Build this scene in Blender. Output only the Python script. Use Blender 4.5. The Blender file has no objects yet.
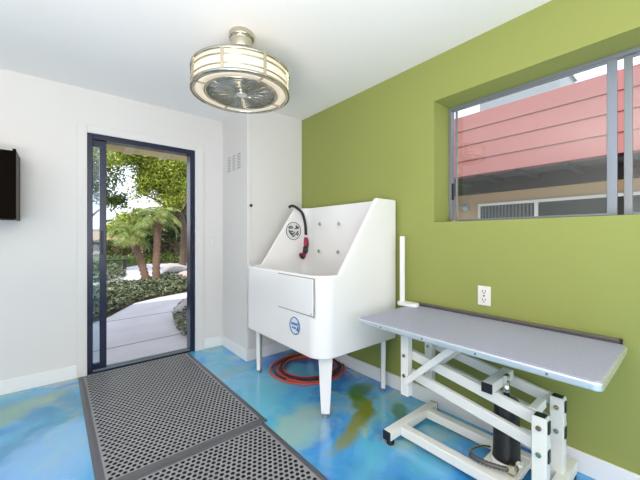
import bpy, bmesh, math, random
import numpy as np
from mathutils import Vector, Matrix

random.seed(7); rng = np.random.default_rng(11)
S = bpy.context.scene
COL = S.collection
PI = math.pi

# ------------------------------------------------------------------ materials
def srgb(r, g, b):
    f = lambda c: (c/255/12.92) if c/255 <= .04045 else ((c/255+.055)/1.055)**2.4
    return (f(r), f(g), f(b), 1)

def mat(name, col, rough=.5, metal=0., spec=.5, coat=0., noise=0., nscale=8., bump=0., bscale=60.,
        emit=None, estr=0.):
    m = bpy.data.materials.new(name); m.use_nodes = True
    n = m.node_tree.nodes; l = m.node_tree.links
    p = n['Principled BSDF']
    p.inputs['Base Color'].default_value = col
    p.inputs['Roughness'].default_value = rough
    p.inputs['Metallic'].default_value = metal
    p.inputs['Specular IOR Level'].default_value = spec
    p.inputs['Coat Weight'].default_value = coat
    if emit:
        p.inputs['Emission Color'].default_value = emit
        p.inputs['Emission Strength'].default_value = estr
    tc = n.new('ShaderNodeTexCoord')
    if noise:
        t = n.new('ShaderNodeTexNoise'); t.inputs['Scale'].default_value = nscale; t.inputs['Detail'].default_value = 5
        l.new(tc.outputs['Object'], t.inputs['Vector'])
        mx = n.new('ShaderNodeMix'); mx.data_type = 'RGBA'
        mx.inputs['A'].default_value = tuple(c*(1-noise) for c in col[:3])+(1,)
        mx.inputs['B'].default_value = tuple(min(1, c*(1+noise)) for c in col[:3])+(1,)
        l.new(t.outputs['Fac'], mx.inputs['Factor']); l.new(mx.outputs['Result'], p.inputs['Base Color'])
    if bump:
        t = n.new('ShaderNodeTexNoise'); t.inputs['Scale'].default_value = bscale; t.inputs['Detail'].default_value = 4
        l.new(tc.outputs['Object'], t.inputs['Vector'])
        b = n.new('ShaderNodeBump'); b.inputs['Strength'].default_value = bump; b.inputs['Distance'].default_value = .01
        l.new(t.outputs['Fac'], b.inputs['Height']); l.new(b.outputs['Normal'], p.inputs['Normal'])
    return m

def leaf_mat(name, c1, c2, trans=.4):
    m = bpy.data.materials.new(name); m.use_nodes = True
    n = m.node_tree.nodes; l = m.node_tree.links
    n.remove(n['Principled BSDF'])
    out = n['Material Output']
    g = n.new('ShaderNodeNewGeometry')
    mx = n.new('ShaderNodeMix'); mx.data_type = 'RGBA'
    mx.inputs['A'].default_value = c1; mx.inputs['B'].default_value = c2
    l.new(g.outputs['Random Per Island'], mx.inputs['Factor'])
    d = n.new('ShaderNodeBsdfPrincipled'); d.inputs['Roughness'].default_value = .45
    t = n.new('ShaderNodeBsdfTranslucent')
    l.new(mx.outputs['Result'], d.inputs['Base Color']); l.new(mx.outputs['Result'], t.inputs['Color'])
    s = n.new('ShaderNodeMixShader'); s.inputs['Fac'].default_value = trans
    l.new(d.outputs[0], s.inputs[1]); l.new(t.outputs[0], s.inputs[2]); l.new(s.outputs[0], out.inputs[0])
    return m

def glass_mat(name, tint=(.93, .96, .96, 1), gloss=1.0):
    m = bpy.data.materials.new(name); m.use_nodes = True
    n = m.node_tree.nodes; l = m.node_tree.links
    n.remove(n['Principled BSDF'])
    fr = n.new('ShaderNodeFresnel'); fr.inputs['IOR'].default_value = 1.5
    mul = n.new('ShaderNodeMath'); mul.operation = 'MULTIPLY'; mul.inputs[1].default_value = gloss
    l.new(fr.outputs[0], mul.inputs[0])
    t = n.new('ShaderNodeBsdfTransparent'); t.inputs['Color'].default_value = tint
    g = n.new('ShaderNodeBsdfGlossy'); g.inputs['Roughness'].default_value = .02
    s = n.new('ShaderNodeMixShader')
    l.new(mul.outputs[0], s.inputs['Fac']); l.new(t.outputs[0], s.inputs[1]); l.new(g.outputs[0], s.inputs[2])
    l.new(s.outputs[0], n['Material Output'].inputs[0])
    return m

M = {}
M['white_wall'] = mat('white_wall_paint', (.73, .715, .69, 1), .75, noise=.015, nscale=2, bump=.04, bscale=120)
M['ceiling'] = mat('ceiling_paint', (.90, .89, .87, 1), .85, bump=.04, bscale=120)
M['green_wall'] = mat('green_wall_paint', (.284, .316, .080, 1), .75, noise=.02, nscale=2, bump=.05, bscale=140)
M['trim'] = mat('white_trim_paint', (.84, .84, .83, 1), .4)
M['plastic'] = mat('white_polyethylene', (.84, .835, .82, 1), .16, spec=.5, bump=.015, bscale=22)
M['white_plate'] = mat('white_plate_plastic', (.80, .79, .74, 1), .35)
M['cream_metal'] = mat('cream_powder_coat', (.80, .80, .745, 1), .38, noise=.03, nscale=10)
M['black_plastic'] = mat('black_plastic', (.012, .012, .015, 1), .4)
M['black_rubber'] = mat('black_rubber', (.015, .014, .014, 1), .55)
M['cyl_black'] = mat('black_cylinder_paint', (.010, .010, .010, 1), .3, noise=.5, nscale=60, bump=.2, bscale=90)
M['chrome'] = mat('chrome', (.78, .78, .78, 1), .12, metal=1)
M['nickel'] = mat('brushed_nickel', (.60, .55, .43, 1), .15, metal=1)
M['alu'] = mat('aluminium', (.80, .82, .82, 1), .32, metal=.75)
M['alu_grey'] = mat('window_aluminium', (.24, .26, .28, 1), .4, metal=.4)
M['rail'] = mat('weathered_metal_rail', (.16, .145, .125, 1), .45, metal=.4, noise=.2, nscale=20)
M['navy'] = mat('navy_door_frame', (.010, .015, .042, 1), .25, spec=.5)
M['shade'] = mat('frosted_lamp_shade', (.40, .39, .35, 1), .6, emit=(1, .86, .62, 1), estr=.62)
M['ring_light'] = mat('frosted_ring_diffuser', (.62, .58, .50, 1), .6, emit=(1, .80, .55, 1), estr=.42)
M['blade'] = mat('fan_blade', (.62, .63, .65, 1), .4, metal=.2)
M['darkwood'] = mat('dark_brown_laminate', (.0045, .0028, .0014, 1), .7, spec=.04, noise=.3, nscale=3)
M['brownedge'] = mat('brown_side_laminate', (.085, .066, .046, 1), .5, spec=.2, noise=.15, nscale=5)
M['mat_rubber'] = mat('grey_rubber', (.27, .27, .285, 1), .33, noise=.10, nscale=6)
M['mat_border'] = mat('dark_grey_rubber_edge', (.095, .095, .108, 1), .36, noise=.15, nscale=6)
M['mat_hole'] = mat('shade_dark_hole_side', (.022, .022, .024, 1), .6, spec=.2)  # hole walls painted near-black for the shade inside the holes
M['mat_hole_shade'] = mat('hole_shade_sheet', (.006, .006, .007, 1), .8)  # near-black sheet colour standing in for shade at the hole bottoms
M['red_hose'] = mat('red_hose_rubber', (.58, .085, .055, 1), .35)
M['dark_hose'] = mat('dark_hose_rubber', (.040, .014, .030, 1), .4)
M['red_plastic'] = mat('red_plastic', (.36, .012, .05, 1), .35)
M['blue_ink'] = mat('blue_ink', (.035, .15, .40, 1), .4)
M['pale_ink'] = mat('pale_blue_ink', (.55, .66, .74, 1), .4)
M['grey_ink'] = mat('dark_grey_ink', (.075, .075, .08, 1), .4)
M['decal'] = mat('decal_vinyl', (.70, .71, .70, 1), .35)
M['dark_slot'] = mat('dark_slot', (.02, .02, .02, 1), .8)
M['glass'] = glass_mat('window_glass', gloss=1.6)
M['door_glass'] = glass_mat('door_glass', (.82, .90, .95, 1), gloss=1.2)
# exterior
M['concrete'] = mat('path_concrete', (.52, .51, .55, 1), .6, noise=.24, nscale=2.2, bump=.25, bscale=40)
M['soil'] = mat('garden_soil', (.12, .09, .06, 1), .95, noise=.3, nscale=4, bump=.5, bscale=20)
M['coral'] = mat('coral_siding', (.40, .150, .140, 1), .75, noise=.05, nscale=2)
M['coral_gap'] = mat('siding_gap', (.22, .08, .07, 1), .8)
M['tan'] = mat('tan_stucco', (.60, .42, .26, 1), .85, noise=.06, nscale=3, bump=.2, bscale=60)
M['soffit'] = mat('dark_soffit', (.035, .032, .032, 1), .85)
M['white_frame'] = mat('white_window_frame', (.85, .85, .85, 1), .4)
M['dark_glass'] = mat('dark_window_glass', (.05, .055, .06, 1), .08)
M['blind'] = mat('vertical_blind', (.16, .165, .175, 1), .7)
M['greyroof'] = mat('grey_roof', (.40, .42, .46, 1), .7)
M['eave'] = mat('cream_eave_paint', (.86, .77, .48, 1), .7)
M['eave_board'] = mat('white_sheathing', (.90, .88, .80, 1), .7)
M['rock'] = mat('garden_rock', (.40, .37, .37, 1), .85, noise=.25, nscale=5, bump=.6, bscale=14)
M['pinkrock'] = mat('pinkish_rock', (.48, .38, .38, 1), .85, noise=.2, nscale=5, bump=.6, bscale=14)
M['bark'] = mat('tree_bark', (.13, .09, .06, 1), .9, noise=.4, nscale=14, bump=.7, bscale=30)
M['palm_bark'] = mat('palm_bark', (.20, .125, .085, 1), .9, noise=.45, nscale=22, bump=.8, bscale=40)
M['orange_roof'] = mat('orange_brown_roof', (.36, .17, .08, 1), .8, noise=.1, nscale=6)
M['pink_stucco'] = mat('pale_pink_stucco', (.55, .45, .43, 1), .85, noise=.05, nscale=3)
M['benchwood'] = mat('dark_bench_wood', (.05, .04, .03, 1), .6)
M['leaf_tree'] = leaf_mat('tree_leaf', srgb(82, 112, 30), srgb(205, 212, 96), .5)
M['leaf_mid'] = leaf_mat('mid_leaf', srgb(52, 84, 34), srgb(120, 140, 60), .35)
M['leaf_dark'] = leaf_mat('dark_leaf', srgb(34, 58, 30), srgb(88, 108, 62), .25)
M['leaf_ivy'] = leaf_mat('ivy_leaf', srgb(44, 60, 34), srgb(134, 142, 108), .15)
M['leaf_palm'] = leaf_mat('palm_leaf', srgb(96, 124, 60), srgb(190, 200, 120), .35)

def floor_mat():
    m = bpy.data.materials.new('blue_epoxy_floor'); m.use_nodes = True
    n = m.node_tree.nodes; l = m.node_tree.links
    p = n['Principled BSDF']; p.inputs['Roughness'].default_value = .16
    p.inputs['Coat Weight'].default_value = .3; p.inputs['Coat Roughness'].default_value = .05
    tc = n.new('ShaderNodeTexCoord')
    warp = n.new('ShaderNodeTexNoise'); warp.inputs['Scale'].default_value = 1.6; warp.inputs['Detail'].default_value = 4
    l.new(tc.outputs['Object'], warp.inputs['Vector'])
    sub = n.new('ShaderNodeVectorMath'); sub.operation = 'SUBTRACT'; sub.inputs[1].default_value = (.5, .5, .5)
    l.new(warp.outputs['Color'], sub.inputs[0])
    sc = n.new('ShaderNodeVectorMath'); sc.operation = 'SCALE'; sc.inputs['Scale'].default_value = .9
    l.new(sub.outputs[0], sc.inputs[0])
    add = n.new('ShaderNodeVectorMath'); add.operation = 'ADD'
    l.new(tc.outputs['Object'], add.inputs[0]); l.new(sc.outputs[0], add.inputs[1])
    def noise(scale, det, dist=0., off=(0, 0, 0)):
        o = n.new('ShaderNodeVectorMath'); o.operation = 'ADD'; o.inputs[1].default_value = off
        l.new(add.outputs[0], o.inputs[0])
        t = n.new('ShaderNodeTexNoise'); t.inputs['Scale'].default_value = scale
        t.inputs['Detail'].default_value = det; t.inputs['Distortion'].default_value = dist
        l.new(o.outputs[0], t.inputs['Vector']); return t
    base = noise(1.3, 6, .4)
    r = n.new('ShaderNodeValToRGB'); r.color_ramp.elements[0].position = .30; r.color_ramp.elements[1].position = .74
    r.color_ramp.elements[0].color = srgb(22, 92, 186); r.color_ramp.elements[1].color = srgb(146, 198, 232)
    for pos, c in ((.42, srgb(56, 142, 214)), (.50, srgb(92, 170, 222)), (.58, srgb(92, 182, 210)), (.66, srgb(122, 188, 228))):
        e = r.color_ramp.elements.new(pos); e.color = c
    l.new(base.outputs['Fac'], r.inputs['Fac'])
    def mask(src, lo, hi):
        q = n.new('ShaderNodeMapRange'); q.inputs['From Min'].default_value = lo; q.inputs['From Max'].default_value = hi
        q.interpolation_type = 'SMOOTHSTEP'
        l.new(src, q.inputs['Value']); return q.outputs[0]
    def over(prev, colr, m_):
        mx = n.new('ShaderNodeMix'); mx.data_type = 'RGBA'; mx.inputs['B'].default_value = colr
        l.new(prev, mx.inputs['A']); l.new(m_, mx.inputs['Factor']); return mx.outputs['Result']
    def scaled(s, k):
        q = n.new('ShaderNodeMath'); q.operation = 'MULTIPLY'; q.inputs[1].default_value = k
        l.new(s, q.inputs[0]); return q.outputs[0]
    c = r.outputs['Color']
    c = over(c, srgb(162, 188, 172), scaled(mask(noise(1.9, 6, .6, (7, 3, 1)).outputs['Fac'], .52, .66), .75))
    c = over(c, srgb(40, 130, 168), scaled(mask(noise(1.1, 5, .3, (2, 9, 4)).outputs['Fac'], .56, .70), .7))
    c = over(c, srgb(70, 132, 214), scaled(mask(noise(2.6, 5, .3, (5, 1, 8)).outputs['Fac'], .56, .72), .7))
    # poured pigment patches of the floor itself (centre, radii, colour, strength)
    det = noise(7, 5, .5, (1, 1, 3))
    for (cx, cy, rx, ry, ang, colr, k) in (
            (1.62, 1.50, .20, .09, .9, srgb(104, 126, 30), .85), (1.50, 1.40, .28, .050, .25, srgb(128, 134, 40), .85),
            (1.30, 1.33, .16, .05, .1, srgb(136, 142, 60), .75), (1.76, 1.62, .17, .10, .3, srgb(76, 122, 40), .8),
            (1.80, 2.55, .26, .10, .1, srgb(64, 122, 34), .85), (1.12, 1.60, .26, .14, .5, srgb(166, 192, 172), .7), (1.18, 2.10, .30, .16, .9, srgb(122, 196, 214), .55), (.0, 2.2, .30, .30, .3, srgb(148, 192, 240), .6),
            (-.25, 2.9, .30, .14, .6, srgb(150, 178, 130), .6), (1.75, 1.25, .12, .05, .4, srgb(84, 128, 44), .7),
            (1.18, 2.60, .16, .08, .4, srgb(138, 178, 170), .5)):
        mp = n.new('ShaderNodeMapping'); mp.vector_type = 'TEXTURE'
        mp.inputs['Location'].default_value = (cx, cy, 0); mp.inputs['Rotation'].default_value = (0, 0, ang)
        mp.inputs['Scale'].default_value = (rx, ry, 1)
        w2 = n.new('ShaderNodeVectorMath'); w2.operation = 'SCALE'; w2.inputs['Scale'].default_value = .28
        l.new(sub.outputs[0], w2.inputs[0])
        a2 = n.new('ShaderNodeVectorMath'); a2.operation = 'ADD'
        l.new(tc.outputs['Object'], a2.inputs[0]); l.new(w2.outputs[0], a2.inputs[1])
        l.new(a2.outputs[0], mp.inputs['Vector'])
        ln = n.new('ShaderNodeVectorMath'); ln.operation = 'LENGTH'; l.new(mp.outputs[0], ln.inputs[0])
        dm = n.new('ShaderNodeMath'); dm.operation = 'MULTIPLY_ADD'; dm.inputs[1].default_value = 1.3
        l.new(det.outputs['Fac'], dm.inputs[0]); l.new(ln.outputs['Value'], dm.inputs[2])
        c = over(c, colr, scaled(mask(dm.outputs[0], 2.0, 1.2), k))
    l.new(c, p.inputs['Base Color'])
    return m
M['floor'] = floor_mat()

def grit_mat():
    m = mat('grey_ribbed_tabletop', srgb(158, 158, 172), .5)
    n = m.node_tree.nodes; l = m.node_tree.links; p = n['Principled BSDF']
    tc = n.new('ShaderNodeTexCoord')
    v = n.new('ShaderNodeTexVoronoi'); v.inputs['Scale'].default_value = 150; v.inputs['Randomness'].default_value = .15
    l.new(tc.outputs['Object'], v.inputs['Vector'])
    r = n.new('ShaderNodeValToRGB')
    r.color_ramp.elements[0].color = srgb(180, 183, 204); r.color_ramp.elements[1].color = srgb(150, 153, 176)
    r.color_ramp.elements[0].position = .25; r.color_ramp.elements[1].position = .6
    l.new(v.outputs['Distance'], r.inputs['Fac']); l.new(r.outputs[0], p.inputs['Base Color'])
    b = n.new('ShaderNodeBump'); b.inputs['Strength'].default_value = .3; b.inputs['Distance'].default_value = .003; b.invert = True
    l.new(v.outputs['Distance'], b.inputs['Height']); l.new(b.outputs[0], p.inputs['Normal'])
    return m
M['tabletop'] = grit_mat()

# ------------------------------------------------------------------ mesh builder
ORG = {}
def link(o): COL.objects.link(o); return o

class MB:
    def __init__(s): s.bm = bmesh.new()
    def _add(s, verts, faces, smooth=False):
        vs = [s.bm.verts.new(v) for v in verts]
        for f in faces:
            try:
                fc = s.bm.faces.new([vs[i] for i in f]); fc.smooth = smooth
            except ValueError: pass
        return vs
    def box(s, a, b):
        x0, y0, z0 = [min(a[i], b[i]) for i in range(3)]; x1, y1, z1 = [max(a[i], b[i]) for i in range(3)]
        s._add([(x0, y0, z0), (x1, y0, z0), (x1, y1, z0), (x0, y1, z0), (x0, y0, z1), (x1, y0, z1), (x1, y1, z1), (x0, y1, z1)],
               [(0, 3, 2, 1), (4, 5, 6, 7), (0, 1, 5, 4), (1, 2, 6, 5), (2, 3, 7, 6), (3, 0, 4, 7)]); return s
    def bar(s, p, q, w, h, up=(0, 0, 1), w2=None, h2=None):
        p = Vector(p); q = Vector(q); d = (q-p).normalized(); up = Vector(up)
        sd = d.cross(up).normalized(); u = sd.cross(d).normalized()
        w2 = w if w2 is None else w2; h2 = h if h2 is None else h2
        v = []
        for c, ww, hh in ((p, w, h), (q, w2, h2)):
            for a, b in ((-1, -1), (1, -1), (1, 1), (-1, 1)): v.append(c+sd*a*ww/2+u*b*hh/2)
        s._add(v, [(0, 3, 2, 1), (4, 5, 6, 7), (0, 1, 5, 4), (1, 2, 6, 5), (2, 3, 7, 6), (3, 0, 4, 7)]); return s
    def tube(s, pts, r, seg=10, cap=True, closed=False):
        pts = [Vector(p) for p in pts]; n = len(pts)
        rs = r if isinstance(r, (list, tuple)) else [r]*n
        rings = []; prev = None
        for i, p in enumerate(pts):
            if closed: d = pts[(i+1) % n]-pts[i-1]
            else: d = pts[min(i+1, n-1)]-pts[max(i-1, 0)]
            d.normalize()
            if prev is None:
                a = Vector((0, 0, 1)) if abs(d.z) < .9 else Vector((1, 0, 0))
                sd = d.cross(a).normalized()
            else:
                sd = (prev-d*prev.dot(d)).normalized()
            prev = sd; u = d.cross(sd)
            rings.append([s.bm.verts.new(p+(sd*math.cos(2*PI*k/seg)+u*math.sin(2*PI*k/seg))*rs[i]) for k in range(seg)])
        for i in range(n if closed else n-1):
            a, b = rings[i], rings[(i+1) % n]
            for k in range(seg):
                f = s.bm.faces.new([a[k], a[(k+1) % seg], b[(k+1) % seg], b[k]]); f.smooth = True
        if cap and not closed:
            s.bm.faces.new(rings[0][::-1]); s.bm.faces.new(rings[-1])
        return s
    def cyl(s, p, q, r, seg=24, r2=None):
        return s.tube([p, q], [r, r if r2 is None else r2], seg)
    def lathe(s, prof, c=(0, 0, 0), seg=48, closed=False):
        c = Vector(c); rings = []
        for (r, z) in prof:
            rings.append([s.bm.verts.new(c+Vector((max(r, 1e-4)*math.cos(2*PI*k/seg), max(r, 1e-4)*math.sin(2*PI*k/seg), z))) for k in range(seg)])
        n = len(rings)
        for i in range(n if closed else n-1):
            a, b = rings[i], rings[(i+1) % n]
            for k in range(seg):
                f = s.bm.faces.new([a[k], a[(k+1) % seg], b[(k+1) % seg], b[k]]); f.smooth = True
        return s
    def prism(s, poly, z0, z1):                      # XY polygon, extruded along Z
        n = len(poly)
        s._add([(x, y, z0) for x, y in poly]+[(x, y, z1) for x, y in poly],
               [tuple(range(n))[::-1], tuple(range(n, 2*n))]+[(i, (i+1) % n, n+(i+1) % n, n+i) for i in range(n)]); return s
    def prism_y(s, poly, y0, y1):                    # XZ polygon, extruded along Y
        n = len(poly)
        s._add([(x, y0, z) for x, z in poly]+[(x, y1, z) for x, z in poly],
               [tuple(range(n)), tuple(range(n, 2*n))[::-1]]+[(i, n+i, n+(i+1) % n, (i+1) % n) for i in range(n)]); return s
    def ball(s, c, r, seg=12, sc=(1, 1, 1)):
        m = Matrix.Translation(c) @ Matrix.Diagonal((r*sc[0], r*sc[1], r*sc[2], 1))
        g = bmesh.ops.create_uvsphere(s.bm, u_segments=seg, v_segments=max(6, seg//2), radius=1, matrix=m)
        for v in g['verts']:
            for f in v.link_faces: f.smooth = True
        return s
    def build(s, name, m, parent=None, bevel=0., seg=2, origin=None, normals=True):
        if normals: bmesh.ops.recalc_face_normals(s.bm, faces=s.bm.faces)
        if parent is not None: org = ORG[parent.name]
        elif origin is not None: org = Vector(origin)
        else:
            xs = [v.co for v in s.bm.verts]
            org = Vector(((min(v.x for v in xs)+max(v.x for v in xs))/2, (min(v.y for v in xs)+max(v.y for v in xs))/2, min(v.z for v in xs)))
        for v in s.bm.verts: v.co -= org
        me = bpy.data.meshes.new(name); s.bm.to_mesh(me); s.bm.free()
        for mm in (m if isinstance(m, list) else [m]): me.materials.append(mm)
        o = bpy.data.objects.new(name, me); link(o)
        if parent is not None: o.parent = parent
        else: o.location = org
        ORG[o.name] = org
        if bevel:
            b = o.modifiers.new('bevel', 'BEVEL'); b.width = bevel; b.segments = seg; b.limit_method = 'ANGLE'; b.angle_limit = math.radians(40)
            b.harden_normals = False
            for f in me.polygons: f.use_smooth = True
            w = o.modifiers.new('wn', 'WEIGHTED_NORMAL'); w.keep_sharp = False
        return o

def rounded(x0, y0, x1, y1, r, seg=6, corners=(1, 1, 1, 1)):
    pts = []
    for (cx, cy, a0, on) in ((x1-r, y1-r, 0, corners[0]), (x0+r, y1-r, 90, corners[1]), (x0+r, y0+r, 180, corners[2]), (x1-r, y0+r, 270, corners[3])):
        if on:
            for k in range(seg+1):
                a = math.radians(a0+90*k/seg); pts.append((cx+r*math.cos(a), cy+r*math.sin(a)))
        else:
            a = math.radians(a0+45); pts.append((cx+r*math.copysign(1, math.cos(a)), cy+r*math.copysign(1, math.sin(a))))
    return pts

def thing(name, label, cat, loc, group=None):
    o = bpy.data.objects.new(name, None); link(o); o.location = loc; o.empty_display_size = .1
    ORG[o.name] = Vector(loc); return tag(o, label, cat, group)
def tag(o, label, cat, group=None, kind=None):
    o['label'] = label; o['category'] = cat
    if group: o['group'] = group
    if kind: o['kind'] = kind
    return o
def struct(o, label=None, cat=None):
    o['kind'] = 'structure'
    if label: o['label'] = label
    if cat: o['category'] = cat
    return o
def struct_root(name, loc, label, cat):
    o = bpy.data.objects.new(name, None); link(o); o.location = loc; ORG[o.name] = Vector(loc)
    return struct(o, label, cat)

# ------------------------------------------------------------------ camera
YAW = math.atan2(260, 314)
cam = bpy.data.cameras.new('camera'); cam.sensor_width = 36; cam.sensor_fit = 'HORIZONTAL'; cam.lens = 314/640*36
cam.shift_y = -3/640; cam.clip_start = .05; cam.clip_end = 200
co = bpy.data.objects.new('camera', cam); link(co)
co.location = (0, 0, 1.17); co.rotation_euler = (PI/2, 0, -YAW); S.camera = co

# ------------------------------------------------------------------ room shell
XL, XR, YB, YF, ZC = -2.7, 2.0, -2.3, 3.3, 2.42
DX0, DX1, DZ = .176, 1.067, 2.055           # door opening
WY0, WY1, WZ0, WZ1 = -.50, 1.174, 1.272, 2.113   # window opening
struct(MB().box((XL-.2, YB-.2, -.12), (XR+.25, YF+.16, 0)).build('floor', M['floor'], origin=(0, 0, 0)), 'glossy blue marbled epoxy floor with green swirls', 'floor')
struct(MB().box((XL-.2, YB-.2, ZC), (XR+.25, YF+.16, ZC+.12)).build('ceiling', M['ceiling']), 'white painted ceiling', 'ceiling')
w = MB().box((XL-.2, YF, 0), (DX0, YF+.16, ZC)).box((DX1, YF, 0), (XR+.25, YF+.16, ZC)).box((DX0, YF, DZ), (DX1, YF+.16, ZC))
struct(w.build('wall_front', M['white_wall']), 'white wall with the glass door', 'wall')
w = MB().box((XR, YB-.2, 0), (XR+.25, WY0, ZC)).box((XR, WY1, 0), (XR+.25, YF, ZC)).box((XR, WY0, 0), (XR+.25, WY1, WZ0)).box((XR, WY0, WZ1), (XR+.25, WY1, ZC))
struct(w.build('wall_right', M['green_wall']), 'olive green wall with the window', 'wall')
# walls behind the camera, each with a large window
w = MB().box((XL-.2, YB-.2, 0), (XR, YB, .6)).box((XL-.2, YB-.2, 2.25), (XR, YB, ZC)).box((XL-.2, YB-.2, .6), (-2.0, YB, 2.25)).box((1.5, YB-.2, .6), (XR, YB, 2.25))
struct(w.build('wall_back', M['white_wall']), 'white wall behind the camera', 'wall')
w = MB().box((XL-.2, YB, 0), (XL, YF, .6)).box((XL-.2, YB, 2.25), (XL, YF, ZC)).box((XL-.2, YB, .6), (XL, -2.1, 2.25)).box((XL-.2, .45, .6), (XL, YF, 2.25))
struct(w.build('wall_left', M['white_wall']), 'white wall left of the camera', 'wall')
# closet box in the corner
CX, CY = 1.36, 2.72
struct(MB().box((CX, CY, 0), (XR, YF, ZC)).build('wall_closet', M['white_wall'], bevel=.003), 'white boxed-in closet in the corner', 'wall')
d2 = struct_root('door_2', (CX+.3, CY, .12), 'white flush closet door with small latch knob', 'door')
MB().box((CX+.012, CY-.004, .115), (CX+.036, CY, ZC)).box((CX+.041, CY-.004, .115), (XR-.012, CY, ZC)).build('door_panel', M['white_wall'], d2, bevel=.001)
MB().tube([(CX+.036, CY-.004, 1.469), (CX+.036, CY-.012, 1.469)], .014, 16).tube([(CX+.036, CY-.012, 1.469), (CX+.036, CY-.03, 1.469)], .006, 10).build('door_knob', mat('dark_latch', (.06, .06, .07, 1), .3, metal=.6), d2)
# baseboards
bh, bt = .105, .014
struct(MB().box((XL, YF-bt, 0), (DX0-.068, YF, bh)).build('baseboard_front', M['trim'], bevel=.004), 'white baseboard left of the door', 'baseboard')
struct(MB().box((DX1+.09, YF-bt, 0), (CX-bt, YF, bh)).build('baseboard_corner', M['trim'], bevel=.004), 'short white baseboard right of the door', 'baseboard')
struct(MB().box((CX-bt, CY-bt, 0), (CX, YF, bh)).box((CX, CY-bt, 0), (XR-bt, CY, bh)).build('baseboard_closet', M['trim'], bevel=.004), 'white baseboard around the closet', 'baseboard')
struct(MB().box((XR-bt, YB, 0), (XR, CY-bt, bh)).build('baseboard_right', M['trim'], bevel=.004), 'white baseboard along the green wall', 'baseboard')
# door casing
cz = DZ+.068
struct(MB().box((DX0-.068, YF-.012, 0), (DX0, YF, cz)).box((DX1, YF-.012, 0), (DX1+.088, YF, cz)).box((DX0, YF-.012, DZ), (DX1, YF, cz)).build('trim_1', M['white_wall'], bevel=.003), 'white flat casing around the door', 'trim')

# ------------------------------------------------------------------ glass sliding door
d = struct_root('door_1', ((DX0+DX1)/2, YF, 0), 'navy-framed sliding glass door standing open', 'door')
f0 = .040
fy0, fy1 = YF+.0, YF+.11
fr = MB().box((DX0, fy0, 0), (DX0+f0, fy1, DZ)).box((DX1-.048, fy0, 0), (DX1, fy1, DZ)).box((DX0+f0, fy0, DZ-.045), (DX1-.048, fy1, DZ)).box((DX0+f0, fy0, 0), (DX1-.048, fy1, .014))
fr.build('door_frame', M['navy'], d, bevel=.003)
MB().box((DX0+f0, YF+.012, .014), (DX1-.048, YF+.022, .026)).build('sill_track', M['alu_grey'], d)
MB().box((DX0+f0, YF+.06, .014), (DX1-.048, YF+.07, .026)).build('sill_track', M['alu_grey'], d)
# slid-open leaf: stile, rails, glass
lx0, lx1 = DX0+f0+.002, DX0+f0+.052
lf = MB().box((lx1-.002, YF+.028, .026), (lx1+.048, YF+.062, DZ-.046)).box((lx0, YF+.028, DZ-.10), (lx1, YF+.062, DZ-.046)).box((lx0, YF+.028, .026), (lx1, YF+.062, .075)).box((lx0, YF+.030, 1.105), (lx1-.002, YF+.060, 1.125))
lf = lf.build('sliding_leaf', M['navy'], d, bevel=.002)
MB().box((lx0, YF+.042, .076), (lx1-.003, YF+.048, 1.104)).build('glass_pane', M['door_glass'], lf)
MB().box((lx0, YF+.042, 1.126), (lx1-.003, YF+.048, DZ-.101)).build('glass_pane', M['door_glass'], lf)
MB().box((lx1+.008, YF+.012, 1.02), (lx1+.022, YF+.027, 1.22)).build('pull_handle', M['black_plastic'], lf, bevel=.003)

# ------------------------------------------------------------------ window_1
wi = struct_root('window_1', (XR+.21, (WY0+WY1)/2, WZ0), 'aluminium sliding window in the green wall', 'window')
wx0, wx1 = XR+.195, XR+.245
fb = .022
MB().box((wx0, WY0, WZ0-.006), (wx1, WY1, WZ0+.010)).box((wx0, WY0, WZ1-fb), (wx1, WY1, WZ1)).box((wx0, WY0, WZ0+fb), (wx1, WY0+fb, WZ1-fb)).box((wx0, WY1-fb, WZ0+fb), (wx1, WY1, WZ1-fb)).build('window_frame', M['alu_grey'], wi, bevel=.002)
sa = MB()
y0, y1, z0, z1 = .268, WY1-fb-.028, WZ0+.011, WZ1-fb
sa.box((wx0+.004, y0, z0), (wx0+.022, y0+.040, z1)).box((wx0+.004, y1-.014, z0), (wx0+.022, y1, z1)).box((wx0+.004, y0+.04, z0), (wx0+.022, y1-.014, z0+.012)).box((wx0+.004, y0+.04, z1-.012), (wx0+.022, y1-.014, z1))
sash = sa.build('window_sash', mat('window_sash_aluminium', (.24, .27, .32, 1), .4, metal=.4), wi, bevel=.002)
MB().box((wx0+.011, y0+.041, z0+.013), (wx0+.015, y1-.015, z1-.013)).build('glass_pane', M['glass'], sash)
sb = MB(); y0b, y1b = WY0+fb, .246
sb.box((wx0+.026, y1b-.032, z0), (wx0+.044, y1b, z1)).box((wx0+.026, y0b, z0), (wx0+.044, y0b+.03, z1)).box((wx0+.026, y0b+.03, z0), (wx0+.044, y1b-.032, z0+.012)).box((wx0+.026, y0b+.03, z1-.012), (wx0+.044, y1b-.032, z1))
sash2 = sb.build('window_sash', M['alu_grey'], wi, bevel=.002)
MB().box((wx0+.033, y0b+.031, z0+.013), (wx0+.037, y1b-.033, z1-.013)).build('glass_pane', M['glass'], sash2)
MB().box((wx0+.004, WY1-fb-.012, 1.44), (wx0+.02, WY1-fb-.001, 1.56)).build('window_latch', M['black_plastic'], wi, bevel=.002)

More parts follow.
